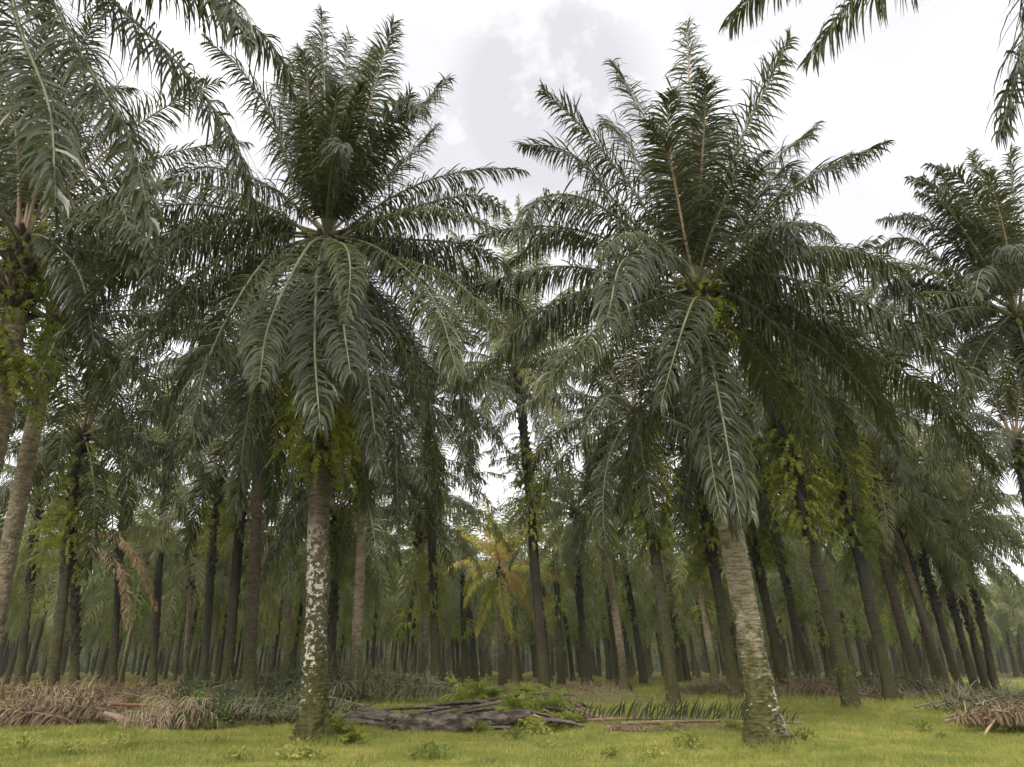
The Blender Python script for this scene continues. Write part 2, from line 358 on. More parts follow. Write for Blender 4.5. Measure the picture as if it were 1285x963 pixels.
# ------------------------------------------------------------------ trunks
def trunk_geo(mb, B, H, rb, rm, sides=40, rows=160, rough=.03, flare=1.55, bow=0.0, boots=26, seed=0, boot_h=2.2, mi=0, mi_b=1, mound=True):
    """palm trunk from B to H with a flared foot, spiral leaf scars and a sleeve of old leaf-base stubs under the crown"""
    g = np.random.default_rng(seed)
    B = np.asarray(B, float); H = np.asarray(H, float); Lh = np.linalg.norm(H - B)
    s = np.linspace(0, 1, rows); ax = H - B
    perp = nrm(np.array([ax[2], 0, -ax[0]]) + 1e-6)
    C = B + s[:, None] * ax + (np.sin(PI * s) * bow)[:, None] * perp + (np.cumsum(g.normal(0, 1, rows)) * .0)[:, None]
    C = C + np.stack([np.sin(s * 5 + seed) * .05 * np.sin(PI * s), np.cos(s * 4 + seed) * .05 * np.sin(PI * s), 0 * s], -1)
    h = s * Lh
    R = rm * (1 + (flare - 1) * np.exp(-h / .7) + .12 * np.exp(-h / 3.0)) * (1 + .04 * np.sin(h * 1.3 + seed))
    R = R * np.interp(h, [0, Lh - 2.2, Lh - 1.1, Lh], [1, 1, 1.18, 1.05])
    a = np.arange(sides) / sides * 2 * PI
    A2, H2 = np.meshgrid(a, h)
    sp = 2 * PI
    ring = (H2 * 15 + np.cos(A2 * 6 + H2 * 2.1) * .22 + .35 * np.sin(H2 * 3.7 + A2) + A2 / sp) % 1.0
    disp = rough * (ring ** 2 - .35) + rough * .5 * g.normal(0, 1, (rows, sides)) * .9
    disp += rough * 1.2 * np.sin(A2 * 3 + H2 * .9 + seed) * .5
    low = np.exp(-H2 / .8); disp += np.exp(-H2 / .3) * .07 * np.abs(g.normal(0, 1, (rows, sides))) * (sides > 20) + np.exp(-H2 / .35) * .07 * np.sin(A2 * 9 + seed * 2) ; disp += low * rough * 2.2 * np.sin(A2 * 5 + seed + np.sin(H2 * 6))
    RR = R[:, None] + disp
    V = C[:, None] + RR[..., None] * np.stack([np.cos(A2), np.sin(A2), 0 * A2], -1)
    i = np.arange(rows - 1)[:, None] * sides; j = np.arange(sides)[None]; k = (j + 1) % sides
    mb.add(V, np.stack([i + j, i + k, i + sides + k, i + sides + j], -1).reshape(-1, 4), mi)
    # cap
    top = V[-1]; c = top.mean(0) + [0, 0, .25]
    mb.add(np.concatenate([top, c[None]]), np.stack([np.arange(sides), (np.arange(sides) + 1) % sides, np.full(sides, sides)], -1), mi)
    for q in range(boots):
        f = 1 - (q + .5) / max(boots, 1) * boot_h / Lh; az = q * 2.39996 + seed
        cc = B + f * ax + np.array([0, 0, 0]); cc = np.array([np.interp(f, s, C[:, kk]) for kk in range(3)])
        out = np.array([math.cos(az), math.sin(az), 0]); e = g.uniform(.5, 1.1)
        d = out * math.cos(e) + np.array([0, 0, math.sin(e)]); ln = g.uniform(.22, .5) * (1 if 1 - f < 2.4 / Lh else .55)
        p0 = cc + out * rm * .8
        tube(mb, [p0, p0 + d * ln * .6, p0 + d * ln], [.13, .09, .06], 4, mi_b)

# ------------------------------------------------------------------ frond library
CLASSES = [(84, 16), (72, 34), (60, 52), (46, 68), (32, 78), (16, 78), (2, 70), (-16, 56), (-36, 42), (-60, 22)]
LODS = {'near': dict(nl=150, segs=4, width=.042, leaf=.93), 'mid': dict(nl=95, segs=4, width=.055, leaf=.98),
        'far': dict(nl=42, segs=3, width=.10, leaf=1.1, sides=3)}
LIB = {}
def lib_frond(ci, var, lod, leafmat):
    key = (ci, var, lod, leafmat.name)
    if key not in LIB:
        e, b = CLASSES[ci]; g = random.Random(ci * 17 + var * 5 + 3)
        mb = MB()
        P = arc_curve(math.radians(e + g.uniform(-5, 5)), math.radians(b + g.uniform(-10, 14)), 6.9 * g.uniform(.92, 1.08))
        P[:, 1] += np.linspace(0, 1, len(P)) ** 2 * g.uniform(-.8, .8)
        frond(mb, P, (0, 1, 0), seed=ci * 10 + var, droop=[.36, .45, .55, .65, .75, .8, .8, .7, .6, .5][ci], **LODS[lod])
        LIB[key] = mb.mesh('frond', [leafmat, RACHIS_TAN if ci < 3 else RACHIS])
    return LIB[key]
FERNS = {}
def fern_mesh(var, bright=False, n=64, hgt=2.2):
    key = (var, bright, n, hgt)
    if key not in FERNS:
        g = random.Random(var * 7 + 1); mb = MB()
        for q in range(n):
            az = g.uniform(0, 2 * PI); L = g.uniform(.5, 1.25)
            P = arc_curve(math.radians(g.uniform(-20, 40)), math.radians(g.uniform(75, 125)), L, 10, r0=.24)
            c, s_ = math.cos(az), math.sin(az)
            P = np.stack([P[:, 0] * c, P[:, 0] * s_, P[:, 2] + hgt * (g.random() + g.random()) / 2], -1)
            frond(mb, P, (-s_, c, 0), nl=20, segs=2, width=.028, leaf=.13, droop=.35, start=.1, r0=.012, sides=3, seed=q + var * 100, mi_r=0)
        FERNS[key] = mb.mesh('fern_growth', [FERN_BRIGHT if bright else FERN])
    return FERNS[key]

def palm(label, base, head, tmat=None, rm=.27, lod='mid', nf=26, fscale=1.0, ferns=(), leafmat=None, group=None, specs=(), near_trunk=False,
         rb=None, azf=None, seed=0, skip=(), hang=0, dead=0, bow=0.0, flare=1.5, rough=.03):
    """base, head are world points; ferns: list of (fraction of the height, scale)"""
    g = random.Random(seed * 31 + 5)
    base = np.array(base, float); head = np.array(head, float)
    base[2] = float(gz(base[0], base[1])) - .03
    t = thing('oil_palm', label, 'palm', base, group)
    hl = head - base
    mb = MB()
    trunk_geo(mb, (0, 0, 0), hl, rb, rm, sides=56 if near_trunk else 16, rows=420 if near_trunk else 90, rough=rough if near_trunk else .035,
              boots=70 if near_trunk else (24 if tmat in (T_TAN, T_BROWN) else 80), boot_h=2.4 if near_trunk or tmat in (T_TAN, T_BROWN) else 6.5, seed=seed, bow=bow, flare=flare)
    part('trunk', mb.mesh('trunk', [tmat or T_DARK, BOOT], near_trunk), t)
    for q, (f, s_) in enumerate(ferns):
        c = hl * f + nrm(np.array([hl[2], 0, -hl[0]])) * bow * math.sin(PI * f)
        part('fern_growth', fern_mesh((seed + q) % 4), t, loc=tuple(c - np.array([0, 0, 1.0 * s_])), rot=(0, 0, g.uniform(0, 6.28)), scale=(s_, s_, s_))
    lm = leafmat or LEAF
    # fronds given one by one, as curves in space
    for q, sp in enumerate(specs):
        pts, dz = sp[0], sp[1]; o = sp[2] if len(sp) > 2 else {}
        d0 = depth_of(head); n = len(pts)
        C = [head - base + np.array([0, 0, .1])]
        for k, (px, py) in enumerate(pts):
            f = (k + 1) / n
            C.append(at_y(px, py, head[1] + dz * f ** 1.3) - base)
        P = smooth_curve(C)
        h = P[-1] - P[0]; h[2] = 0
        h2 = P[len(P) // 2] - P[0]; h2[2] = 0; h = h * .6 + h2
        S = np.cross(nrm(h), [0, 0, 1.0])
        L = np.linalg.norm(np.diff(P, axis=0), axis=1).sum()
        steep = abs((P[-1] - P[0])[2]) / max(L, .1)
        mb = MB()
        mats = o.get('mats', [lm, RACHIS_TAN if (P[-1] - P[0])[2] > .6 * L else RACHIS])
        frond(mb, P, S, nl=o.get('nl', int(min(200, 26 * L))) if lod == 'near' else int(min(180, 22 * L)), segs=4, width=o.get('w', .043 if lod == 'near' else .06),
              leaf=o.get('leaf', .98), droop=o.get('droop', .5 if (P[-1] - P[0])[2] > .6 * L else .8), seed=seed * 100 + q, r0=.05, twist=.25, plane=o.get('plane', .32))
        part('frond', mb.mesh('frond', mats), t)
    for q in range(nf):
        f = (q + .5) / nf
        ci = min(len(CLASSES) - 1, max(0, int(f * (len(CLASSES) - 1 - (0 if hang else 1)) + g.uniform(-.4, .6))))
        if ci in skip: continue
        az = q * 2.39996 + seed + g.uniform(-.25, .25)
        if azf is not None and not azf(math.degrees(az) % 360, ci): continue
        s_ = fscale * g.uniform(.86, 1.08)
        part('frond', lib_frond(ci, g.randrange(3 if lod != 'near' else 2), lod, lm), t, loc=tuple(hl + np.array([0, 0, .12 - .5 * f])), rot=(g.uniform(-.12, .12), 0, az), scale=(s_, s_, s_))
    for q in range(dead):
        ci = g.choice([8, 9]); az = g.uniform(0, 6.28); s_ = fscale * g.uniform(.6, .9)
        part('frond', lib_frond(ci, 0, 'mid', LEAF_ORANGE), t, loc=tuple(hl - np.array([0, 0, .7])), rot=(0, 0, az), scale=(s_,) * 3, label='withered brown frond hanging down')
    return t

def base_head(b, h, Yadd=0.0):
    B = on_ground(*b); H = at_y(h[0], h[1], B[1] + Yadd)
    return B, H

# left hero
B, H = base_head((392, 934), (410, 300))
A_specs = [
    ([(408, 150), (404, 14)], 1.0), ([(425, 170), (438, 40)], 2.5), ([(452, 170), (494, 28)], -1.0), ([(440, 240), (503, 160), (564, 97)], 2.0),
    ([(372, 240), (345, 154), (301, 86), (262, 52)], -1.5), ([(385, 190), (368, 110), (375, 60)], 2.5), ([(392, 200), (385, 90), (378, 62)], -2.0),
    ([(450, 210), (500, 130), (535, 140)], -2.5), ([(420, 180), (455, 90), (470, 66)], 1.5),
    ([(515, 262), (590, 245), (632, 262)], -2.0), ([(500, 300), (590, 308), (640, 340)], -1.5), ([(480, 320), (560, 345), (640, 420)], -2.5),
    ([(440, 330), (456, 430), (476, 590)], -4.5, dict(plane=.2)), ([(385, 312), (340, 400), (325, 480)], -5.0), ([(350, 296), (240, 350), (150, 470)], -3.0),
    ([(340, 320), (270, 430), (232, 570)], -4.0), ([(480, 330), (560, 430), (592, 560)], -2.0), ([(460, 350), (530, 460), (552, 640)], 1.0),
    ([(400, 170), (394, 45)], 3.0), ([(440, 160), (466, 62)], 3.0), ([(412, 210), (424, 110)], -2.5), ([(462, 205), (515, 118)], -1.0), ([(388, 220), (350, 110)], 3.0),
    ([(428, 200), (452, 105)], -3.0), ([(470, 240), (548, 158)], 3.0), ([(395, 220), (378, 130)], -3.0), ([(430, 180), (412, 90)], 2.0),
    ([(310, 265), (200, 262), (140, 330)], 1.5), ([(340, 235), (260, 210), (205, 232)], 3.5), ([(310, 300), (170, 325), (75, 430)], -1.0),
    ([(370, 350), (320, 480), (295, 640)], -2.0), ([(450, 360), (490, 500), (500, 650)], -2.5), ([(400, 330), (395, 430), (402, 540)], -6.0, dict(plane=.2)),
    ([(420, 320), (430, 400), (440, 470)], -5.5), ([(380, 380), (350, 520), (340, 650)], 1.5), ([(430, 380), (450, 520), (462, 640)], 2.0),
    ([(470, 310), (540, 370), (575, 470)], -4.0), ([(350, 330), (290, 380), (215, 500)], -2.0), ([(330, 275), (230, 300), (170, 380)], -3.5),
]
palm('tall palm in the left foreground, its trunk blotched with white lichen', B, H, T_LICHEN, .215, 'near', 24, .86,
     [(.84, 1.0), (.76, 1.2), (.68, 1.2), (.61, 1.2), (.55, 1.0), (.50, .7), (.92, 1.0)], specs=A_specs, near_trunk=True, seed=1, skip=(0, 1, 2, 9), flare=1.5)
# right hero
B, H = base_head((962, 940), (874, 365))
B_specs = [
    ([(868, 200), (862, 26)], 1.0), ([(835, 200), (768, 76)], 2.0), ([(795, 240), (735, 165), (680, 112)], 0.0), ([(790, 275), (720, 195), (652, 180)], 2.5),
    ([(810, 300), (735, 250), (675, 250), (650, 300)], -3.0), ([(900, 260), (935, 165), (992, 48)], -1.0), ([(905, 280), (950, 220), (1027, 155)], 3.0),
    ([(925, 300), (1010, 225), (1113, 178)], 0.5), ([(890, 240), (903, 180), (912, 150)], 4.5), ([(880, 220), (885, 120), (878, 85)], -2.5),
    ([(960, 318), (1090, 325), (1192, 425)], -1.0), ([(960, 345), (1100, 385), (1230, 478)], -2.5), ([(930, 375), (1000, 440), (1040, 560)], -.8),
    ([(842, 325), (785, 325), (762, 400)], -5.5), ([(825, 375), (745, 415), (668, 505)], -2.5), ([(886, 420), (906, 520), (930, 660)], -2.0, dict(droop=.95, plane=.15, leaf=.72)),
    ([(780, 345), (690, 335), (575, 365)], 1.0), ([(925, 330), (980, 280), (1000, 310)], -3.5), ([(845, 430), (800, 540), (775, 640)], 1.0),
    ([(830, 260), (780, 170), (757, 150)], 4.5), ([(850, 250), (838, 150), (842, 110)], -1.5), ([(990, 395), (1140, 470), (1250, 590)], 2.0),
    ([(800, 330), (700, 290), (640, 330)], 3.0), ([(920, 290), (985, 210), (1003, 230)], 2.0), ([(800, 360), (720, 370), (655, 430)], -1.0),
    ([(878, 430), (890, 560), (905, 650)], -2.2, dict(droop=.95, plane=.15, leaf=.72)), ([(860, 300), (840, 200), (815, 150)], -2.0), ([(890, 300), (925, 220), (960, 190)], -2.5),
    ([(893, 450), (908, 560), (922, 668)], -1.2, dict(droop=.95, plane=.15, leaf=.75)), ([(900, 440), (925, 550), (945, 650)], -1.6, dict(droop=.95, plane=.15, leaf=.75)),
    ([(950, 360), (1060, 420), (1120, 540)], 0.5), ([(900, 350), (940, 420), (975, 520)], 3.0), ([(870, 280), (875, 180), (880, 130)], 2.5),
]
palm('tall leaning palm in the right foreground with a pale bare trunk and mossy flared foot', B, H, T_PALE, .235, 'near', 24, .84,
     [(.93, .9)], specs=B_specs, near_trunk=True, seed=2, skip=(0, 1, 2, 9), flare=1.7, rough=.028)

# palms whose crowns reach into the top corners from outside the frame
def off_frame(label, hx, hy, d, specs, seed, azf, nf=20):
    H = at_depth(hx, hy, d); Bp = np.array([H[0] + (-.4 if H[0] < 0 else .6), H[1] - .2, 0])
    return palm(label, Bp, H, T_BROWN, .27, 'near', nf, 1.0, [(.6, 1)], specs=specs, near_trunk=False, seed=seed, azf=azf)
off_frame('palm beyond the top left corner with long arching fronds hanging before the sky', -10, -130, 13.0, [
    ([(140, 0), (240, 99), (300, 195), (318, 270)], 1.0), ([(160, -60), (291, 15), (345, 60), (368, 120)], 2.0),
    ([(60, -10), (113, 88), (160, 165), (192, 290)], -1.0), ([(20, 20), (60, 130), (70, 260)], -2.0), ([(200, -90), (270, -20), (310, 50)], -1.5),
    ], 3, lambda a, c: 185 < a < 265)
off_frame('palm beyond the top right corner showing only three drooping frond tips', 1310, -150, 12.5, [
    ([(1302, -20), (1284, 60), (1256, 165)], -.5, dict(leaf=1.0)), ([(1180, -80), (1070, 0), (1014, 78)], 1.5), ([(1080, -110), (960, -20), (916, 30)], 2.0),
    ], 4, lambda a, c: 275 < a < 350)

# left-edge palms
Bd = on_ground(-120, 932); Hd = at_y(32, 300, Bd[1] + .5)
palm('palm at the left edge with an orange crown base, trunk leaning out to the left', Bd, Hd, T_TAN, .27, 'near', 24, 1.0, [(.97, .8), (.86, 1.0), (.74, 1.3), (.68, 1.1)],
     specs=[([(45, 180), (42, 60)], 1.0), ([(75, 210), (120, 120), (168, 110)], 1.5), ([(5, 180), (-15, 40)], 0), ([(100, 265), (150, 255), (168, 340)], -2),
            ([(60, 300), (100, 345), (120, 440)], -2), ([(10, 240), (-30, 150)], 2)], near_trunk=True, seed=5, bow=.35)
Be = on_ground(-28, 908); He = at_y(78, 398, Be[1])
palm('leaning palm at the left edge with a bare grey brown trunk crossing the corner', Be, He, T_TAN, .235, 'mid', 28, 1.0, [(.93, .8)], near_trunk=True, seed=6, bow=-.2)

O_ = dict(mats=[LEAF_ORANGE, RACHIS_TAN], nl=70, leaf=.62, droop=.95)
named = [
 # label, base px, head px, trunk material, radius, n fronds, scale, ferns, dead, extra
 ('palm at the right edge whose feathery crown fans out high against the white sky', (1395, 905), (1275, 392), T_BROWN, .28, 46, 1.0, [(.9, 1)], 0,
   [([(1240, 280), (1200, 220), (1163, 205)], -1), ([(1205, 315), (1155, 272), (1105, 275)], -2), ([(1250, 270), (1220, 190)], 1), ([(1272, 270), (1268, 186)], 0), ([(1190, 350), (1120, 330), (1085, 372)], -2),
    ([(1200, 395), (1150, 405), (1118, 470)], -2), ([(1230, 440), (1205, 520)], -3), ([(1215, 300), (1180, 240), (1140, 225)], 2), ([(1262, 300), (1240, 215)], -2), ([(1210, 350), (1140, 300), (1100, 310)], 2), ([(1225, 300), (1190, 260), (1150, 240)], -2), ([(1240, 320), (1205, 250), (1180, 215)], 2), ([(1200, 380), (1130, 350), (1095, 400)], 0)], (0, 1)),
 ('very tall dark trunked palm between the two foreground palms, yellow green ferns halfway up', (685, 874), (650, 462), T_DARK, .33, 46, 1.12, [(.95, 1), (.70, 1.4), (.62, 1.5), (.54, 1.4), (.47, 1.1)], 1,
   [([(655, 350), (650, 246)], 0), ([(628, 370), (565, 288)], -1), ([(675, 370), (700, 268)], 1), ([(640, 350), (618, 260)], 2), ([(590, 420), (545, 400), (520, 450)], -3), ([(700, 420), (770, 380), (800, 400)], -2),
    ([(665, 380), (680, 290)], -2), ([(610, 400), (560, 340)], 2), ([(690, 400), (740, 330)], 1), ([(645, 340), (632, 252)], -2), ([(670, 350), (668, 262)], 3), ([(600, 390), (575, 310)], 0)], (0,)),
 ('palm just left of the pale foreground trunk, its straight mossy trunk leaning slightly left', (847, 887), (797, 514), T_MOSSY, .27, 32, 1.05, [(.9, 1.2), (.78, 1.4), (.68, 1.4), (.6, 1.2), (.53, .9)], 1),
 ('dark mossy palm rising behind the right end of the long cut frond pile', (547, 876), (536, 500), T_MOSSY, .28, 34, 1.05, [(.75, 1.2), (.62, 1.2), (.4, 1.0), (.3, .8)], 0),
 ('fern draped palm right of the pale foreground trunk, dark collar of roots at its foot', (1070, 892), (958, 432), T_MOSSY, .29, 32, 1.0, [(.93, 1.4), (.85, 1.5), (.77, 1.5), (.69, 1.5), (.61, 1.4), (.54, 1.3), (.48, 1.1), (.1, .35)], 1),
 ('palm with curved black trunk hung with ferns, second beyond the pale trunk', (1120, 884), (1032, 488), T_DARK, .29, 32, 1.0, [(.93, 1.4), (.84, 1.5), (.75, 1.5), (.66, 1.5), (.58, 1.3), (.5, 1.1)], 0),
 ('palm with red tinged upper trunk and thick fern collar, third right of the pale trunk', (1158, 874), (1062, 536), T_BROWN, .32, 32, 1.08, [(.93, 1.6), (.84, 1.7), (.75, 1.6), (.66, 1.4), (.56, 1.0)], 0),
 ('palm with a clear spreading crown below the sky gap on the right', (1182, 872), (1119, 612), T_MOSSY, .30, 30, 1.05, [(.9, 1), (.8, 1.1)], 0),
 ('dark trunked palm at the left with a thick fern skirt below its crown', (60, 886), (104, 540), T_MOSSY, .27, 30, 1.0, [(.93, 1.3), (.80, 1.2), (.66, 1.4), (.57, 1.3)], 0),
 ('palm with a black trunk just left of the reddish trunk in the left half', (282, 881), (312, 522), T_DARK, .28, 32, 1.05, [(.6, 1.0)], 0),
 ('palm with a reddish brown trunk left of the lichen trunk, moss at its foot', (310, 888), (333, 455), T_BROWN, .29, 32, 1.05, [(.8, 1)], 0),
 ('slender dark palm left of the black trunk, ferns below its crown', (254, 872), (276, 590), T_DARK, .27, 28, 1.0, [(.9, 1.3), (.78, 1.4), (.66, 1.2)], 0),
 ('tan edged straight palm standing right of the lichen trunk', (447, 882), (456, 590), T_TAN, .29, 30, 1.0, [(.93, 1.1), (.8, .8)], 0),
 ('slender dark palm directly right of the lichen trunk with a bright fern clump', (416, 873), (421, 640), T_DARK, .24, 26, 1.0, [(.93, 1.6), (.80, 1.6), (.66, 1.2)], 0),
 ('dark mossy palm immediately left of the pale foreground trunk', (925, 880), (868, 560), T_MOSSY, .30, 32, 1.0, [(.88, 1.3), (.76, 1.6), (.66, 1.6), (.56, 1.4)], 0),
 ('straight dark palm immediately right of the pale foreground trunk', (985, 876), (926, 588), T_DARK, .29, 30, 1.0, [(.9, 1.4), (.8, 1.5), (.7, 1.4), (.6, 1.2)], 0),
 ('palm with a tan lower trunk among the middle rows left of the mossy trunk', (785, 870), (752, 612), T_TAN, .28, 30, 1.0, [(.88, 1.2), (.75, 1.1)], 0),
 ('small palm with a yellow and orange dying crown in the middle distance', (630, 864), (628, 712), T_TAN, .28, 24, .74, [(.8, 1)], 0),
 ('slim palm behind the fern draped trunk on the right, light ferns down its stem', (1022, 866), (962, 640), T_DARK, .27, 28, 1.0, [(.9, 1.2), (.75, 1.3)], 0),
 ('first of the four black slanting trunks near the right edge counted from the left', (1206, 870), (1140, 640), T_DARK, .27, 28, 1.0, [(.85, 1.1)], 0),
 ('second of the four black slanting trunks near the right edge counted from the left', (1226, 869), (1166, 655), T_DARK, .27, 28, 1.0, [(.85, 1.1)], 0),
 ('third of the four black slanting trunks near the right edge counted from the left', (1240, 869), (1183, 668), T_DARK, .26, 28, 1.0, [(.8, 1.0)], 0),
 ('fourth of the four black slanting trunks, nearest the sunlit gap at the right', (1250, 869), (1205, 660), T_DARK, .26, 28, 1.0, [(.8, 1.0)], 0),
 ('palm at the lower right edge with a broad pale drooping crown under the sky gap', (1345, 880), (1272, 545), T_BROWN, .28, 34, 1.0, [(.9, 1)], 0),
 ('thin pale trunked palm seen between the red brown trunk and the lichen trunk', (360, 866), (364, 690), T_TAN, .27, 26, .95, [(.9, 1.2)], 0),
 ('thin orange brown trunked palm behind the brown leaf mound at the left', (233, 866), (240, 700), T_TAN, .22, 26, .95, [], 0),
 ('tan trunked palm close behind the mossy trunk above the cut fronds', (534, 870), (526, 640), T_TAN, .26, 28, 1.0, [(.9, 1)], 0),
 ('shadowy palm at the far left between the edge trunk and the fern skirted palm', (22, 872), (50, 600), T_DARK, .28, 28, 1.0, [], 0),
 ('short palm right of the fern skirted palm, two long withered brown fronds arching out', (92, 874), (96, 676), T_DARK, .25, 16, .8, [(.9, .8)], 0,
   [([(128, 690), (155, 722), (158, 790)], -1, O_), ([(140, 668), (175, 705), (197, 765)], -.5, O_)]),
 ('shadowy palm standing alone between the brown withered fronds and the leaf mound', (140, 868), (158, 600), T_DARK, .27, 28, 1.0, [], 0),
 ('dark palm above the brown leaf mound at the left', (190, 870), (212, 560), T_DARK, .27, 30, 1.0, [(.6, .8)], 0),
 ('slim palm with fern tassels between the middle dark trunk and the mossy leaning trunk', (735, 866), (722, 640), T_DARK, .26, 28, 1.0, [(.85, 1.2), (.7, 1)], 0),
 ('slim mossy palm right of the red tinged trunk near the right', (1192, 875), (1100, 600), T_BROWN, .27, 28, 1.0, [(.85, 1)], 0),
]
occupied = []
for k, (lab, b, h, tm, rm, nf, fs, fe, dd, *ex) in enumerate(named):
    Bp, Hp = base_head(b, h)
    occupied.append((Bp[0], Bp[1]))
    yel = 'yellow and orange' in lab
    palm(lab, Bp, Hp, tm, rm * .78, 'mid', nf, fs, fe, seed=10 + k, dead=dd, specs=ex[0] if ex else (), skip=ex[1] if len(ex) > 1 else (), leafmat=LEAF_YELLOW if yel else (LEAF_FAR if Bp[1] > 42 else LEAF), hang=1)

# ------------------------------------------------------------------ back rows
def crown_mesh(var, leafmat, nf=24):
    g = random.Random(var + 50); mb = MB()
    for q in range(nf):
        f = (q + .5) / nf; ci = min(8, int(f * 9))
        e, b = CLASSES[ci]
        P = arc_curve(math.radians(e + g.uniform(-6, 6)), math.radians(b + g.uniform(-10, 15)), 6.7 * g.uniform(.85, 1.08), 14)
        az = q * 2.39996 + var + g.uniform(-.3, .3); c, s_ = math.cos(az), math.sin(az)
        P = np.stack([P[:, 0] * c, P[:, 0] * s_, P[:, 2] - .5 * f], -1)
        frond(mb, P, (-s_, c, 0), seed=var * 100 + q, droop=[.36, .45, .55, .65, .75, .8, .8, .7, .6, .5][ci], **LODS['far'])
    return mb.mesh('crown', [leafmat, RACHIS])
LEAF_FAR_LIT = leaf_mat('frond_leaflet_lit', [(.1, (.12, .14, .04)), (.5, (.20, .225, .065)), (.9, (.33, .33, .11))], rough=.45, spec=.5, trans=.4, tcol=(.28, .34, .06))  # brighter leaf copy, painted light variation among the back crowns
crowns = [crown_mesh(v, [LEAF_FAR, LEAF_FAR_LIT, LEAF_FAR, LEAF_FAR_LIT, LEAF_FAR, LEAF_FAR][v]) for v in range(6)]
trunks = []
for v in range(6):
    mb = MB(); trunk_geo(mb, (0, 0, 0), (-.25 - .2 * v, 0, 10.4), None, .235, sides=8, rows=24, rough=.02, boots=10, seed=v)
    trunks.append(mb.mesh('trunk', [[T_MOSSY, T_DARK, T_TAN, T_BROWN, T_MOSSY, T_DARK][v], BOOT]))
cnt = 0
Yr = 62.0; row = 0
while Yr < 148:
    off = (row % 2) * 3.8
    for q in range(-17, 18):
        x = q * 7.6 + off + random.uniform(-1, 1); y = Yr + random.uniform(-1.2, 1.2)
        if abs(x) > .74 * y + 3: continue
        if any((x - a) ** 2 + (y - b) ** 2 < 26 for a, b in occupied) or (abs(x + .9) < 6 and y < 66): continue
        px = 642.5 + FPX * x / (y * math.cos(PITCH) - .0)
        if px > 1235 and y < 110: continue          # the sunlit clearing at the right
        if cnt >= 258: break
        v = random.randrange(6); s_ = random.uniform(.92, 1.15) if y < 100 else random.uniform(.85, 1.15); cs = random.uniform(.85, 1.0)
        where = 'left' if px < 430 else ('centre' if px < 860 else 'right')
        dist = 'nearer' if y < 90 else 'farthest'
        t = thing('oil_palm', f'slender palm lost in the {dist} shaded rows at the {where}', 'palm', (x, y, -.05), f'{dist} back row palms at the {where}', random.uniform(-.2, .2))
        o = part('trunk', trunks[v], t, scale=(s_ if px > 520 else -s_ * .6, 1, s_))
        hx = (-.25 - .2 * v) * o.scale[0]
        part('crown', crowns[random.randrange(6)], t, loc=(hx, 0, 10.4 * s_), rot=(0, 0, random.uniform(0, 6.28)), scale=(cs,) * 3)
        if random.random() < .85 and y < 130:
            part('fern_growth', fern_mesh(random.randrange(4), True), t, loc=(hx * .75, 0, 10.4 * s_ * random.uniform(.6, .75)), scale=(1.5,) * 3)
            part('fern_growth', fern_mesh(random.randrange(4), True), t, loc=(hx * .45, 0, 10.4 * s_ * random.uniform(.3, .5)), scale=(1.1,) * 3)
        cnt += 1
    Yr += 7.0; row += 1
print('back palms', cnt)
# beyond the last rows: the plantation goes on as one mass
mb = MB(); trg = MB()
src = MB()
me = crowns[1]
def mesh_to_mb(me):
    o = MB(); v = np.zeros(len(me.vertices) * 3, np.float32); me.vertices.foreach_get('co', v)
    f = np.array([p.vertices[:] for p in me.polygons if len(p.vertices) == 4]); o.add(v.reshape(-1, 3), f, 0); return o
cm = MB()
g_ = random.Random(3)
for q in range(18):
    f = (q + .5) / 18; e, b = CLASSES[min(9, int(f * 9.6))]
    P = arc_curve(math.radians(e), math.radians(b), 6.6, 8); az = q * 2.4; c, s_ = math.cos(az), math.sin(az)
    P = np.stack([P[:, 0] * c, P[:, 0] * s_, P[:, 2]], -1)
    frond(cm, P, (-s_, c, 0), nl=11, segs=2, width=.3, leaf=1.3, sides=3, seed=q, mi_r=0)
for Yr in np.arange(154, 420, 9):
    for x in np.arange(-.74 * Yr - 6, .74 * Yr + 6, 8.5 if Yr < 250 else 5.5):
        X0, Y0 = x + random.uniform(-2, 2), Yr + random.uniform(-2, 2); s_ = random.uniform(.9, 1.15); a = random.uniform(0, 6); hz = random.uniform(9, 12) if Yr < 210 else random.uniform(2.0, 10)
        M = np.eye(4); M[:3, :3] = s_ * np.array([[math.cos(a), -math.sin(a), 0], [math.sin(a), math.cos(a), 0], [0, 0, 1]]); M[:3, 3] = (X0, Y0, hz)
        mb.merge(cm, M); tube(mb, [(X0, Y0, -.1), (X0 - .2, Y0, hz)], [.36, .28], 5, 1)
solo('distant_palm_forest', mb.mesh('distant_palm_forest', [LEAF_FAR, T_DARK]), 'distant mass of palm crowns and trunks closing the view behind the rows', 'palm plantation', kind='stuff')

# ------------------------------------------------------------------ litter on the ground
def lying(L, seed, arch=.35, leafmat=LEAF_DEAD, rm=RACHIS_DEAD, leaf=.85, droop=.6, nl=70, width=.034, side_up=0.0, plane=.5, curl=.5):
    key = ('lie', L, seed, leafmat.name)
    if key in LIB: return LIB[key]
    g = np.random.default_rng(seed); mb = MB()
    s = np.linspace(0, 1, 20)
    P = np.stack([(s - .5) * L, np.sin(s * 2.2 + seed) * curl * .4, .12 + arch * np.sin(PI * np.clip(s * 1.1, 0, 1))], -1)
    S = (0, math.cos(side_up), math.sin(side_up))
    frond(mb, P, S, nl=int(nl * 1.4), segs=4, width=width, leaf=leaf, droop=droop, seed=seed, r0=.035, plane=plane, start=.08, jit=.3)
    for q, v in enumerate(mb.v):                       # nothing sinks into the soil
        zz = v[:, 2]; v[:, 2] = np.where(zz < .02, .02 + rng.random(len(v)) * .06, zz)
    LIB[key] = mb.mesh('fallen_frond', [leafmat, rm]); return LIB[key]
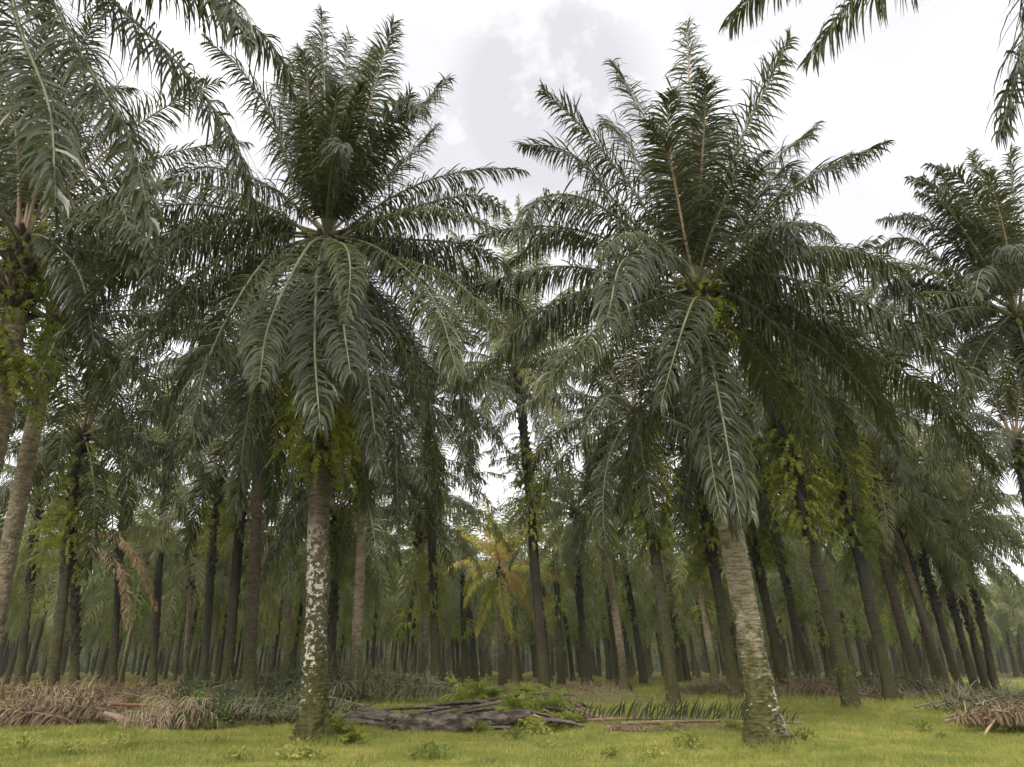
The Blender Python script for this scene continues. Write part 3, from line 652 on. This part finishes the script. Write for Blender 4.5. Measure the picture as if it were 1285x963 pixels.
def lay(px, py, me, label, group, rz=0.0, z=0.0, s=1.0, tilt=0.0, roll=0.0, name='fallen_frond', cat='fallen frond'):
    p = on_ground(px, py); p[2] = float(gz(p[0], p[1])) + z
    return solo(name, me, label, cat, tuple(p), (roll, tilt, rz), (s,) * 3, group)

# 1 brown heap at the left
R_ = random.Random(11)
for q in range(16):
    px = R_.uniform(-20, 165); py = R_.choice([912, 908, 902, 896]); z = (912 - py) * .022 + R_.uniform(0, .12)
    lay(px, py, lying(3.4, q % 5, .3, nl=80, leaf=.8), 'dry brown frond lying in the long heap at the left edge', 'dry brown fronds heaped at the left edge', R_.uniform(-.35, .35) + (PI if q % 2 else 0), z, R_.uniform(.8, 1.1), R_.uniform(-.08, .08), R_.uniform(-.4, .4))
for q, (px, py) in enumerate([(20, 885), (90, 880), (150, 882), (215, 880)]):
    lay(px, py, lying(4.5, 7 + q, .35, nl=80), 'faded brown frond lying flat behind the left heap', 'faded fronds behind the left heap', R_.uniform(-.2, .2), .1, 1.2)
# rachis pole + sawn butt
mb = MB(); s = np.linspace(0, 1, 14)
tube(mb, np.stack([s * 2.0, .05 * np.sin(s * 3), .03 * np.sin(s * 5)], -1), .055 - .025 * s, 8, 0)
p = on_ground(108, 908)
solo('dry_stalk', mb.mesh('dry_stalk', [simple_mat('dry_red_stalk', [(.3, (.22, .09, .05)), (.7, (.36, .18, .11))], 3)]), 'reddish bare frond stalk lying level across the brown heap', 'stalk', (p[0], p[1] - .25, .46), (0, -.03, 0))
mb = MB()
tube(mb, [(0, 0, 0), (.35, 0, -.06), (.75, 0, -.2)], [.05, .08, .11], 8, 0, cap=False)
tube(mb, [(.751, 0, -.2), (.765, 0, -.205)], [.108, .104], 8, 1)
p = on_ground(135, 914)
solo('frond_butt', mb.mesh('frond_butt', [RACHIS_DEAD, CUTWOOD]), 'pale sawn frond butt sticking out of the brown heap', 'stalk', (p[0], p[1] - .3, .38), (0, .05, -.2))
# 2 domed mound of hanging brown leaflets, with creeper
mb = MB()
for q in range(46):
    az = R_.uniform(0, 2 * PI); L = R_.uniform(.5, 1.3)
    P = arc_curve(math.radians(R_.uniform(35, 85)), math.radians(R_.uniform(110, 160)), L * 1.5, 10, r0=.05); c, s_ = math.cos(az), math.sin(az)
    P = np.stack([P[:, 0] * c * 1.1, P[:, 0] * s_, P[:, 2] * .75 + .1], -1); P[:, 2] = np.maximum(P[:, 2], .02)
    frond(mb, P, (-s_, c, 0), nl=18, segs=3, width=.025, leaf=.5, droop=.75, start=.05, r0=.012, sides=3, seed=q, mi_r=0)
v = np.concatenate(mb.v); 
for v in mb.v: v[:, 2] = np.maximum(v[:, 2], .01)
p = on_ground(212, 914)
solo('leaf_mound', mb.mesh('leaf_mound', [LEAF_DEAD]), 'rounded mound of drooping brown leaflets at the right end of the brown heap', 'leaf mound', (p[0], p[1] + .2, 0), (0, 0, .3), (.95, .9, 1.0))
def shrub_mesh(seed, n, R, H, mats, lw=.05, ll=.09):
    g = np.random.default_rng(seed); mb = MB()
    for q in range(9):
        a = g.uniform(0, 6.28); r = R * g.uniform(.3, 1)
        tube(mb, [(0, 0, 0), (r * .5 * math.cos(a), r * .5 * math.sin(a), H * .6), (r * math.cos(a), r * math.sin(a), H * g.uniform(.5, 1))], [.012, .009, .005], 3, 1)
    a = g.uniform(0, 2 * PI, n); r = R * np.sqrt(g.random(n)); hh = H * (1 - (r / R) ** 2 * .75) * (1 + .25 * np.sin(a * 3 + seed)); z = hh * (.25 + .75 * g.random(n) ** .6)
    c = np.stack([r * np.cos(a), r * np.sin(a), z], -1)
    d = nrm(g.normal(0, 1, (n, 3)) + np.stack([np.cos(a), np.sin(a), .2 + 0 * a], -1)); w = nrm(np.cross(d, g.normal(0, 1, (n, 3)))) * lw / 2
    l = ll * (.6 + .8 * g.random(n))[:, None]
    V = np.stack([c - w * .3, c + d * l * .5 - w, c + d * l, c + d * l * .5 + w], 1)
    mb.add(V, np.arange(n)[:, None] * 4 + np.array([[0, 1, 2, 3]]))
    return mb.mesh('leafy_creeper', mats)
SHRUB = leaf_mat('creeper_leaf', [(.2, (.05, .085, .02)), (.5, (.10, .15, .04)), (.8, (.17, .22, .07))], rough=.5, spec=.35, trans=.3, nscale=4)
p = on_ground(252, 914)
solo('leafy_creeper', shrub_mesh(1, 1500, .75, .95, [SHRUB, RACHIS], .05, .08), 'green leafy creeper climbing the right side of the brown mound', 'creeper', (p[0] - .1, p[1] + .3, 0))
p = on_ground(240, 900)
solo('leafy_creeper', shrub_mesh(5, 800, .45, 1.0, [SHRUB, RACHIS], .04, .07), 'olive creeper tuft crowning the brown mound', 'creeper', (p[0] - .1, p[1] - .2, .35))
# 3 cut green fronds, front row and back pile
for q in range(9):
    px = 265 + q * 15 + R_.uniform(-10, 10); py = R_.choice([912, 908, 903])
    lay(px, py, lying(3.6, 20 + q % 4, .28, LEAF_CUT, RACHIS, nl=80, leaf=.8), 'dull green cut frond lying in the low row beside the lichen trunk', 'cut green fronds beside the lichen trunk', R_.uniform(-.3, .3) + (PI if q % 2 else 0), R_.uniform(0, .25), R_.uniform(.8, 1.1), 0, R_.uniform(-.3, .3))
for q in range(5):
    lay(300 + q * 22, 893 + R_.uniform(-3, 3), lying(4.2, 30 + q % 3, .3, LEAF, RACHIS, nl=80), 'dark green frond in the second low row left of the lichen trunk', 'dark fronds in the second row left of the lichen trunk', R_.uniform(-.2, .2), .05, 1)
for q in range(20):
    px = R_.uniform(345, 535); lv = R_.random()
    lay(px, 884 - 4 * lv, lying(5.5, 40 + q % 5, .5, LEAF_CUT, RACHIS, nl=90, leaf=1.0), 'grey green cut frond stacked in the long pile behind the lichen trunk', 'cut fronds in the long pile behind the lichen trunk', R_.uniform(-.25, .25) + (PI if q % 2 else 0), .15 + lv * .55, R_.uniform(.9, 1.15), 0, R_.uniform(-.5, .5))
for q in range(5):
    lay(255 + q * 35, 873 + R_.uniform(-2, 2), lying(5.5, 40 + q % 5, .5, LEAF_CUT, RACHIS, nl=90, leaf=1.0), 'pale frond in the far litter row left of the lichen trunk', 'pale fronds in the far litter row at the left', R_.uniform(-.2, .2), .1, 1.1)
# 4 brown litter rows behind, centre and right
for q in range(20):
    px = R_.choice([R_.uniform(700, 800), R_.uniform(850, 960), R_.uniform(985, 1100), R_.uniform(1130, 1230)]); py = R_.uniform(869, 876) if px < 980 else R_.uniform(874, 879)
    side = 'centre' if px < 980 else 'right'
    lay(px, py, lying(5.5, 50 + q % 5, .45, LEAF_DEAD, RACHIS_DEAD, nl=80, leaf=.9), f'brown frond in the low litter row behind the grass at the {side}', f'brown fronds in the litter row at the {side}', R_.uniform(-.2, .2) + (PI if q % 2 else 0), R_.uniform(-.1, .12), R_.uniform(.6, 1.1), 0, R_.uniform(-.3, .3))
for q in range(6):
    px = 1010 + q * 32
    lay(px, 876, lying(5.5, 40 + q % 5, .5, LEAF_CUT, RACHIS, nl=90, leaf=1.0), 'dark green frond lying on the litter row right of the pale trunk', 'dark fronds on the litter row right of the pale trunk', R_.uniform(-.2, .2), .3, 1.0)
# 5 frond lying on its back edge with leaflets standing up like a fence
mb = MB(); s = np.linspace(0, 1, 24)
P = np.stack([(s - .5) * 4.2, .1 * np.sin(s * 4), .13 + .05 * np.sin(s * 3)], -1)
tube(mb, P, .05 - .03 * s, 6, 1)
g = np.random.default_rng(5)
for side, cnt_, ln in ((1, 60, .64), (-1, 24, .3)):
    for q in range(cnt_):
        t = .03 + .95 * q / cnt_; c = np.array([np.interp(t, s, P[:, k]) for k in range(3)])
        if side == 1: d = nrm(np.array([.45 + g.normal(0, .28), g.normal(0, .25), 1.0]))
        else: d = nrm(np.array([.5 + g.normal(0, .2), -1, .1 + g.normal(0, .1)]))
        l = ln * (1 - .35 * abs(t - .45) * 2) * g.uniform(.75, 1.15); w = nrm(np.array([1, g.normal(0, .6), 0])) * .02
        pts = [c, c + d * l * .55, c + d * l + np.array([.03, 0, -.05])]
        V = np.array([pts[0] - w * .6, pts[0] + w * .6, pts[1] + w, pts[1] - w, pts[2] + w * .15, pts[2] - w * .15])
        mb.add(V, [[0, 1, 2, 3], [3, 2, 4, 5]], 0)
FENCE = mb.mesh('fallen_frond', [LEAF, RACHIS_DEAD])
for q, (px, py, sc_) in enumerate([(812, 914, 1.0), (893, 916, 1.1)]):
    lay(px, py, FENCE, ['fallen frond with stiff upright leaflets, left one of the fence like pair', 'fallen frond with stiff upright dark leaflets, touching the pale trunk foot'][q], 'fallen fronds with upright leaflets', .05, .0, sc_)
for q in range(10):
    lay(775 + q * 17, 919, lying(2.8, 60 + q % 3, .12, LEAF_DEAD, RACHIS_DEAD, nl=60, leaf=.5, droop=.8), 'flattened brown frond along the grass edge below the upright leaflets', 'flattened brown fronds below the upright leaflets', R_.uniform(-.9, .9) + (PI if q % 3 == 0 else 0), 0, R_.uniform(.3, .5))
# 6 rotten log, bark slabs, stalks
def log_mesh(L, r, seed, mats=(None,), jag=.35):
    g = np.random.default_rng(seed); mb = MB(); n, sd = 34, 20
    s = np.linspace(0, 1, n); a = np.arange(sd) / sd * 2 * PI; A2, S2 = np.meshgrid(a, s)
    R = r * (1 + .14 * np.sin(A2 * 3 + seed + S2 * 4) + .1 * np.sin(A2 * 7 + S2 * 19) + jag * .3 * g.normal(0, 1, (n, sd))) * (1 - .25 * S2)
    R[0] *= .8; R[-1] *= .6
    V = np.stack([(S2 - .5) * L + .06 * g.normal(0, 1, (n, sd)) * (np.abs(S2 - .5) > .45), R * np.cos(A2) + .1 * np.sin(S2 * 5 + seed), R * np.sin(A2) * .85 + r * .7], -1)
    i = np.arange(n - 1)[:, None] * sd; j = np.arange(sd)[None]; k = (j + 1) % sd
    mb.add(V, np.stack([i + j, i + k, i + sd + k, i + sd + j], -1).reshape(-1, 4))
    for e in (0, -1):
        c = V[e].mean(0); ff = np.stack([np.arange(sd), (np.arange(sd) + 1) % sd, np.full(sd, sd)], -1)
        mb.add(np.concatenate([V[e], c[None]]), ff)
    return mb.mesh('rotten_log', [WOOD_DARK])
lay(545, 920, log_mesh(2.2, .29, 1), 'thick rotten log with orange rot patches lying in the grass', None, .02, -.02, 1, name='rotten_log', cat='log')
lay(625, 915, log_mesh(1.7, .25, 2), 'second rotten log rising to the right under dark bark slabs', None, .28, .05, 1, -.12, name='rotten_log', cat='log')
lay(690, 902, log_mesh(1.9, .17, 3), 'short broken log at the right end of the woody heap', None, -.3, .25, 1, .08, name='rotten_log', cat='log')
lay(465, 914, log_mesh(1.5, .14, 4), 'thin dark log end poking out left of the thick rotten log', None, -.05, .06, 1, name='rotten_log', cat='log')
def slab_mesh(L, w, seed, bend=.25):
    g = np.random.default_rng(seed); mb = MB(); n, m = 26, 7
    s = np.linspace(-.5, .5, n); u = np.linspace(-1, 1, m); U, S2 = np.meshgrid(u, s)
    wd = w * (1 - (2 * np.abs(S2)) ** 3 * .7) * (1 + .08 * g.normal(0, 1, (n, 1)))
    top = np.stack([S2 * L, U * wd, bend * .5 * (1 - (2 * S2) ** 2) - .35 * w * U ** 2 + .01 * g.normal(0, 1, (n, m))], -1)
    bot = top - np.array([0, 0, .035])
    i = np.arange(n - 1)[:, None] * m; j = np.arange(m - 1)[None]
    q = np.stack([i + j, i + j + 1, i + m + j + 1, i + m + j], -1).reshape(-1, 4)
    mb.add(np.concatenate([top.reshape(-1, 3), bot.reshape(-1, 3)]), np.concatenate([q, q[:, ::-1] + n * m,
        np.array([[a * m, (a + 1) * m, (a + 1) * m + n * m, a * m + n * m] for a in range(n - 1)]), np.array([[a * m + m - 1, a * m + m - 1 + n * m, (a + 1) * m + m - 1 + n * m, (a + 1) * m + m - 1] for a in range(n - 1)])]))
    return mb.mesh('bark_piece', [WOOD_GREY])
slabs = [(R_.uniform(450, 735), R_.uniform(902, 918), R_.uniform(.5, 1.5), R_.uniform(.05, .13), R_.uniform(.05, .42), R_.uniform(-.3, .3)) for _ in range(26)] + [(470, 910, 1.8, .10, .32, .05), (520, 904, 1.9, .11, .42, -.03), (575, 903, 1.9, .12, .55, -.08), (600, 908, 2.3, .11, .52, -.22), (645, 900, 2.2, .10, .62, -.16), (690, 893, 1.8, .09, .62, -.10),
         (720, 899, 1.3, .12, .42, .2), (665, 912, 1.6, .09, .25, .1), (500, 917, 1.6, .09, .1, .12), (735, 912, 1.3, .08, .1, .08), (600, 919, 1.6, .06, .08, -.12)]
for q, (px, py, L, w, z, tl) in enumerate(slabs):
    z *= .85; tl *= .8
    lay(px, py, slab_mesh(L, w, q, .1), 'weathered grey brown bark piece lying on the rotten logs', 'bark slabs on the rotten logs', R_.uniform(-.15, .15), z, 1, tl, R_.uniform(-.5, .5), name='bark_piece', cat='bark')
STICK = []
for q in range(5):
    mb = MB(); s = np.linspace(0, 1, 10); tube(mb, np.stack([(s - .5) * 1.6, .08 * np.sin(s * 3 + q), .07 * np.sin(s * 2.5 + q)], -1), .035 - .02 * s, 6, 0); STICK.append(mb.mesh('dry_stalk', [RACHIS_DEAD if q % 2 else CUTWOOD if q == 2 else WOOD_GREY]))
for q in range(22):
    px = R_.uniform(640, 770); z = R_.uniform(.05, .5) * (1 - abs(px - 690) / 110)
    lay(px, R_.uniform(900, 917), STICK[q % 5], 'broken dry stalk tangled in the heap right of the logs', 'broken stalks in the heap right of the logs', R_.uniform(-1.2, 1.2), max(z, .05), R_.uniform(.5, 1.1), R_.uniform(-.35, .35), name='dry_stalk', cat='stalk')
# 7 mossy mounds behind
def mound_mesh(R, H, seed):
    g = np.random.default_rng(seed); mb = MB(); n, m = 22, 36
    r = np.linspace(0, 1, n); a = np.arange(m) / m * 2 * PI; A2, R2 = np.meshgrid(a, r)
    z = H * np.cos(R2 * PI / 2) ** 1.2 * (1 + .25 * np.sin(A2 * 2 + seed) + .2 * np.sin(A2 * 5 + R2 * 6)) + .03 * g.normal(0, 1, (n, m)) * (R2 < .95); z[-1] = -.1
    V = np.stack([R * R2 * np.cos(A2) * 1.5 * (1 + .1 * np.sin(A2 * 3 + seed)), R * R2 * np.sin(A2) * .7, z], -1)
    i = np.arange(n - 1)[:, None] * m; j = np.arange(m)[None]; k = (j + 1) % m
    mb.add(V, np.stack([i + j, i + k, i + m + k, i + m + j], -1).reshape(-1, 4))
    return mb.mesh('litter_mound', [MOSS])
lay(632, 888, mound_mesh(1.4, .6, 1), 'mossy mound of old litter behind the rotten logs', None, 0, 0, name='litter_mound', cat='mound')
lay(668, 882, mound_mesh(1.1, .6, 2), 'yellow green grassy hump left of the tall dark trunk', None, 0, 0, name='litter_mound', cat='mound')
lay(745, 880, mound_mesh(3.2, .35, 4), 'low brown litter hump right of the tall dark trunk', None, 0, 0, name='litter_mound', cat='mound')
# ferns and weeds on the ground
def ground_fern(seed, n=16, L=.9, matl=FERN_BRIGHT):
    g = random.Random(seed); mb = MB()
    for q in range(n):
        az = g.uniform(0, 2 * PI); P = arc_curve(math.radians(g.uniform(45, 85)), math.radians(g.uniform(50, 100)), L * g.uniform(.6, 1.1), 10, r0=.02); c, s_ = math.cos(az), math.sin(az)
        P = np.stack([P[:, 0] * c, P[:, 0] * s_, P[:, 2]], -1)
        frond(mb, P, (-s_, c, 0), nl=16, segs=2, width=.045, leaf=.2 * L / .9, droop=.2, start=.12, r0=.01, sides=3, seed=seed * 30 + q, mi_r=0)
    return mb.mesh('fern', [matl])
GF = [ground_fern(1), ground_fern(2), ground_fern(3, 20, 1.1), ground_fern(4, 14, .6, FERN)]
for px, py, v, s_, z, lab in [(590, 893, 2, 1.2, .1, 'bright fern at the left end of the mossy mound'), (612, 893, 0, 1.2, .2, 'bright fern on the front of the mossy mound'),
        (648, 912, 1, 1.0, .25, 'light green fern sprouting from the rotten logs'), (690, 908, 2, .8, .2, 'light green fern in the stalk heap'), (666, 893, 0, .9, .4, 'pale fern between the mound and the logs'),
        (722, 915, 3, .9, .1, 'dark green fern at the grass edge right of the stalk heap'), (676, 917, 3, .9, .05, 'dark green fern under the stalk heap'), (700, 917, 3, .8, .0, 'low fern between the two dark green ferns'),
        (428, 925, 3, .9, 0, 'small fern right of the lichen trunk foot'), (414, 915, 2, .6, 0, 'yellowish fern behind the lichen trunk foot'), (440, 935, 3, .7, 0, 'low broad weed in the grass right of the lichen trunk'),
        (843, 918, 3, .6, .0, 'small fern among the brown fronds below the upright leaflets'), (918, 918, 0, .5, .0, 'small pale fern beside the pale trunk foot'), (360, 908, 0, .6, .2, 'bright small fern on the cut frond row'), (600, 921, 1, .5, 0, 'small bright fern in front of the rotten log')]:
    lay(px, py, GF[v], lab, None, R_.uniform(0, 6), z, s_, name='fern', cat='fern')
WEED = [shrub_mesh(20 + q, 90, .28, .28, [GRASS, GRASS], .05, .1) for q in range(3)]
for q in range(22):
    px, py = R_.uniform(-10, 1300), R_.uniform(915, 958)
    if 350 < px < 430 and py < 945 or 920 < px < 1000 and py < 950: continue
    wl = 'left' if px < 380 else ('middle' if px < 900 else 'right')
    lay(px, py, WEED[q % 3], f'low leafy weed in the foreground grass at the {wl}', f'low weeds in the foreground grass at the {wl}', R_.uniform(0, 6), 0, R_.uniform(.5, 1.1), name='weed', cat='weed')
# 8 heap at the right edge
for q in range(8):
    lay(1262 + R_.uniform(-12, 50), R_.uniform(918, 926), lying(2.4, 70 + q % 4, .25, LEAF_DEAD, RACHIS_DEAD if q % 2 else CUTWOOD, nl=60, leaf=.5, width=.035), 'orange brown dry frond in the heap at the right edge', 'dry fronds in the heap at the right edge', R_.uniform(-.6, .6), R_.uniform(0, .35), R_.uniform(.7, 1), 0, R_.uniform(-.4, .4))
p = on_ground(1248, 918)
solo('leafy_creeper', shrub_mesh(9, 900, .6, .55, [SHRUB, RACHIS], .05, .08), 'grey green leafy growth at the left end of the right edge heap', 'creeper', (p[0], p[1], 0))
p = on_ground(1275, 922)
solo('bark_piece', slab_mesh(1.4, .16, 77), 'pale grey bark piece leaning on the heap at the right edge', 'bark', (p[0] + .1, p[1] - .1, .42), (.3, .15, .2))
for q, (px, py) in enumerate([(1262, 916), (1272, 924), (1250, 925), (1280, 912)]):
    lay(px, py, STICK[2], 'pale orange stalk poking from the heap at the right edge', 'orange stalks in the right edge heap', R_.uniform(-.8, .8), .3, .9, R_.uniform(-.5, .5), name='dry_stalk', cat='stalk')
for q in range(5):
    lay(1225 + q * 20, 893, lying(4.2, 30 + q % 3, .3, LEAF_CUT, RACHIS, nl=80), 'dull frond in the low row beside the clearing at the right', 'dull fronds beside the clearing at the right', R_.uniform(-.2, .2), .05, 1)

# ------------------------------------------------------------------ air
HAZE = .0004
mb = MB(); a_, b_, c_ = 340, 440, 26
V_ = np.array([[x, y, z] for z in (-1.3, c_) for x, y in ((-a_, -30), (a_, -30), (a_, b_), (-a_, b_))], float)
mb.add(V_, [[3, 2, 1, 0], [4, 5, 6, 7], [0, 1, 5, 4], [1, 2, 6, 5], [2, 3, 7, 6], [3, 0, 4, 7]])
hm_, nt = mat('haze_air'); pv = N(nt, 'ShaderNodeVolumePrincipled'); pv.inputs['Density'].default_value = HAZE; pv.inputs['Color'].default_value = (.9, .93, .92, 1)
o = N(nt, 'ShaderNodeOutputMaterial'); nt.links.new(pv.outputs[0], o.inputs['Volume'])
solo('haze', mb.mesh('haze', [hm_]), 'thin pale haze in the air between the palm rows', 'haze', kind='stuff')

# ------------------------------------------------------------------ light
SUN_EL, SUN_AZ = math.radians(40), math.radians(200)     # azimuth clockwise from +Y
w = bpy.data.worlds.new('World'); sc.world = w; w.use_nodes = True
nt = w.node_tree; nt.nodes.clear()
sky = nt.nodes.new('ShaderNodeTexSky'); sky.sky_type = 'NISHITA'; sky.sun_disc = False
sky.sun_elevation = SUN_EL; sky.sun_rotation = SUN_AZ
bg1 = N(nt, 'ShaderNodeBackground'); bg1.inputs[1].default_value = .08; nt.links.new(sky.outputs[0], bg1.inputs[0])
tc = N(nt, 'ShaderNodeTexCoord'); V = tc.outputs['Generated']
def dirmask(px, py, r0, r1):
    d = nrm(ray(px, py)); v = N(nt, 'ShaderNodeVectorMath'); v.operation = 'DISTANCE'; nt.links.new(V, v.inputs[0]); v.inputs[1].default_value = d
    return mth(nt, 'DIVIDE', mth(nt, 'SUBTRACT', r1, v.outputs['Value']), r1 - r0, True)
nz = noise(nt, V, 5.5, 7, .58)
big = noise(nt, V, 2.0, 3, .5)
m1 = mth(nt, 'MAXIMUM', dirmask(690, 130, .10, .36), mth(nt, 'MULTIPLY', dirmask(585, 190, .06, .28), .95))
m1 = mth(nt, 'MAXIMUM', m1, mth(nt, 'MULTIPLY', dirmask(560, -10, .0, .16), .6))
grey = mth(nt, 'MULTIPLY', ramp(nt, mth(nt, 'ADD', nz, mth(nt, 'MULTIPLY', m1, .28)), [(.46, (0,) * 3), (.76, (1,) * 3)]), m1)
soft = mth(nt, 'MULTIPLY', ramp(nt, big, [(.38, (0,) * 3), (.62, (1,) * 3)]), .35)
ccol = mixc(nt, mth(nt, 'MAXIMUM', grey, mth(nt, 'MULTIPLY', soft, 2.4)), (1.0, 1.0, 1.0), (.42, .418, .44))
bg2 = N(nt, 'ShaderNodeBackground'); bg2.inputs[1].default_value = 1.08; nt.links.new(ccol, bg2.inputs[0])
mx = N(nt, 'ShaderNodeMixShader'); mx.inputs[0].default_value = .96
nt.links.new(bg1.outputs[0], mx.inputs[1]); nt.links.new(bg2.outputs[0], mx.inputs[2])
wo = N(nt, 'ShaderNodeOutputWorld'); nt.links.new(mx.outputs[0], wo.inputs[0])
sl = bpy.data.lights.new('sun', 'SUN'); so = bpy.data.objects.new('sun', sl); COL.objects.link(so)
sl.energy = 1.5; sl.angle = math.radians(14); sl.color = (1, .96, .88)
sd = Vector((math.sin(SUN_AZ) * math.cos(SUN_EL), math.cos(SUN_AZ) * math.cos(SUN_EL), math.sin(SUN_EL)))
so.rotation_euler = sd.to_track_quat('Z', 'Y').to_euler(); so.location = (0, -20, 40)

vs = sc.view_settings; vs.view_transform = 'Standard'; vs.look = 'None'; vs.exposure = 0.88; vs.gamma = 1.0; vs.use_curve_mapping = False
cy = sc.cycles; cy.max_bounces = 8; cy.diffuse_bounces = 4; cy.glossy_bounces = 2; cy.transmission_bounces = 4; cy.use_denoising = True
cy.use_adaptive_sampling = True; cy.adaptive_threshold = .03
try: cy.denoiser = 'OPENIMAGEDENOISE'
except Exception: pass
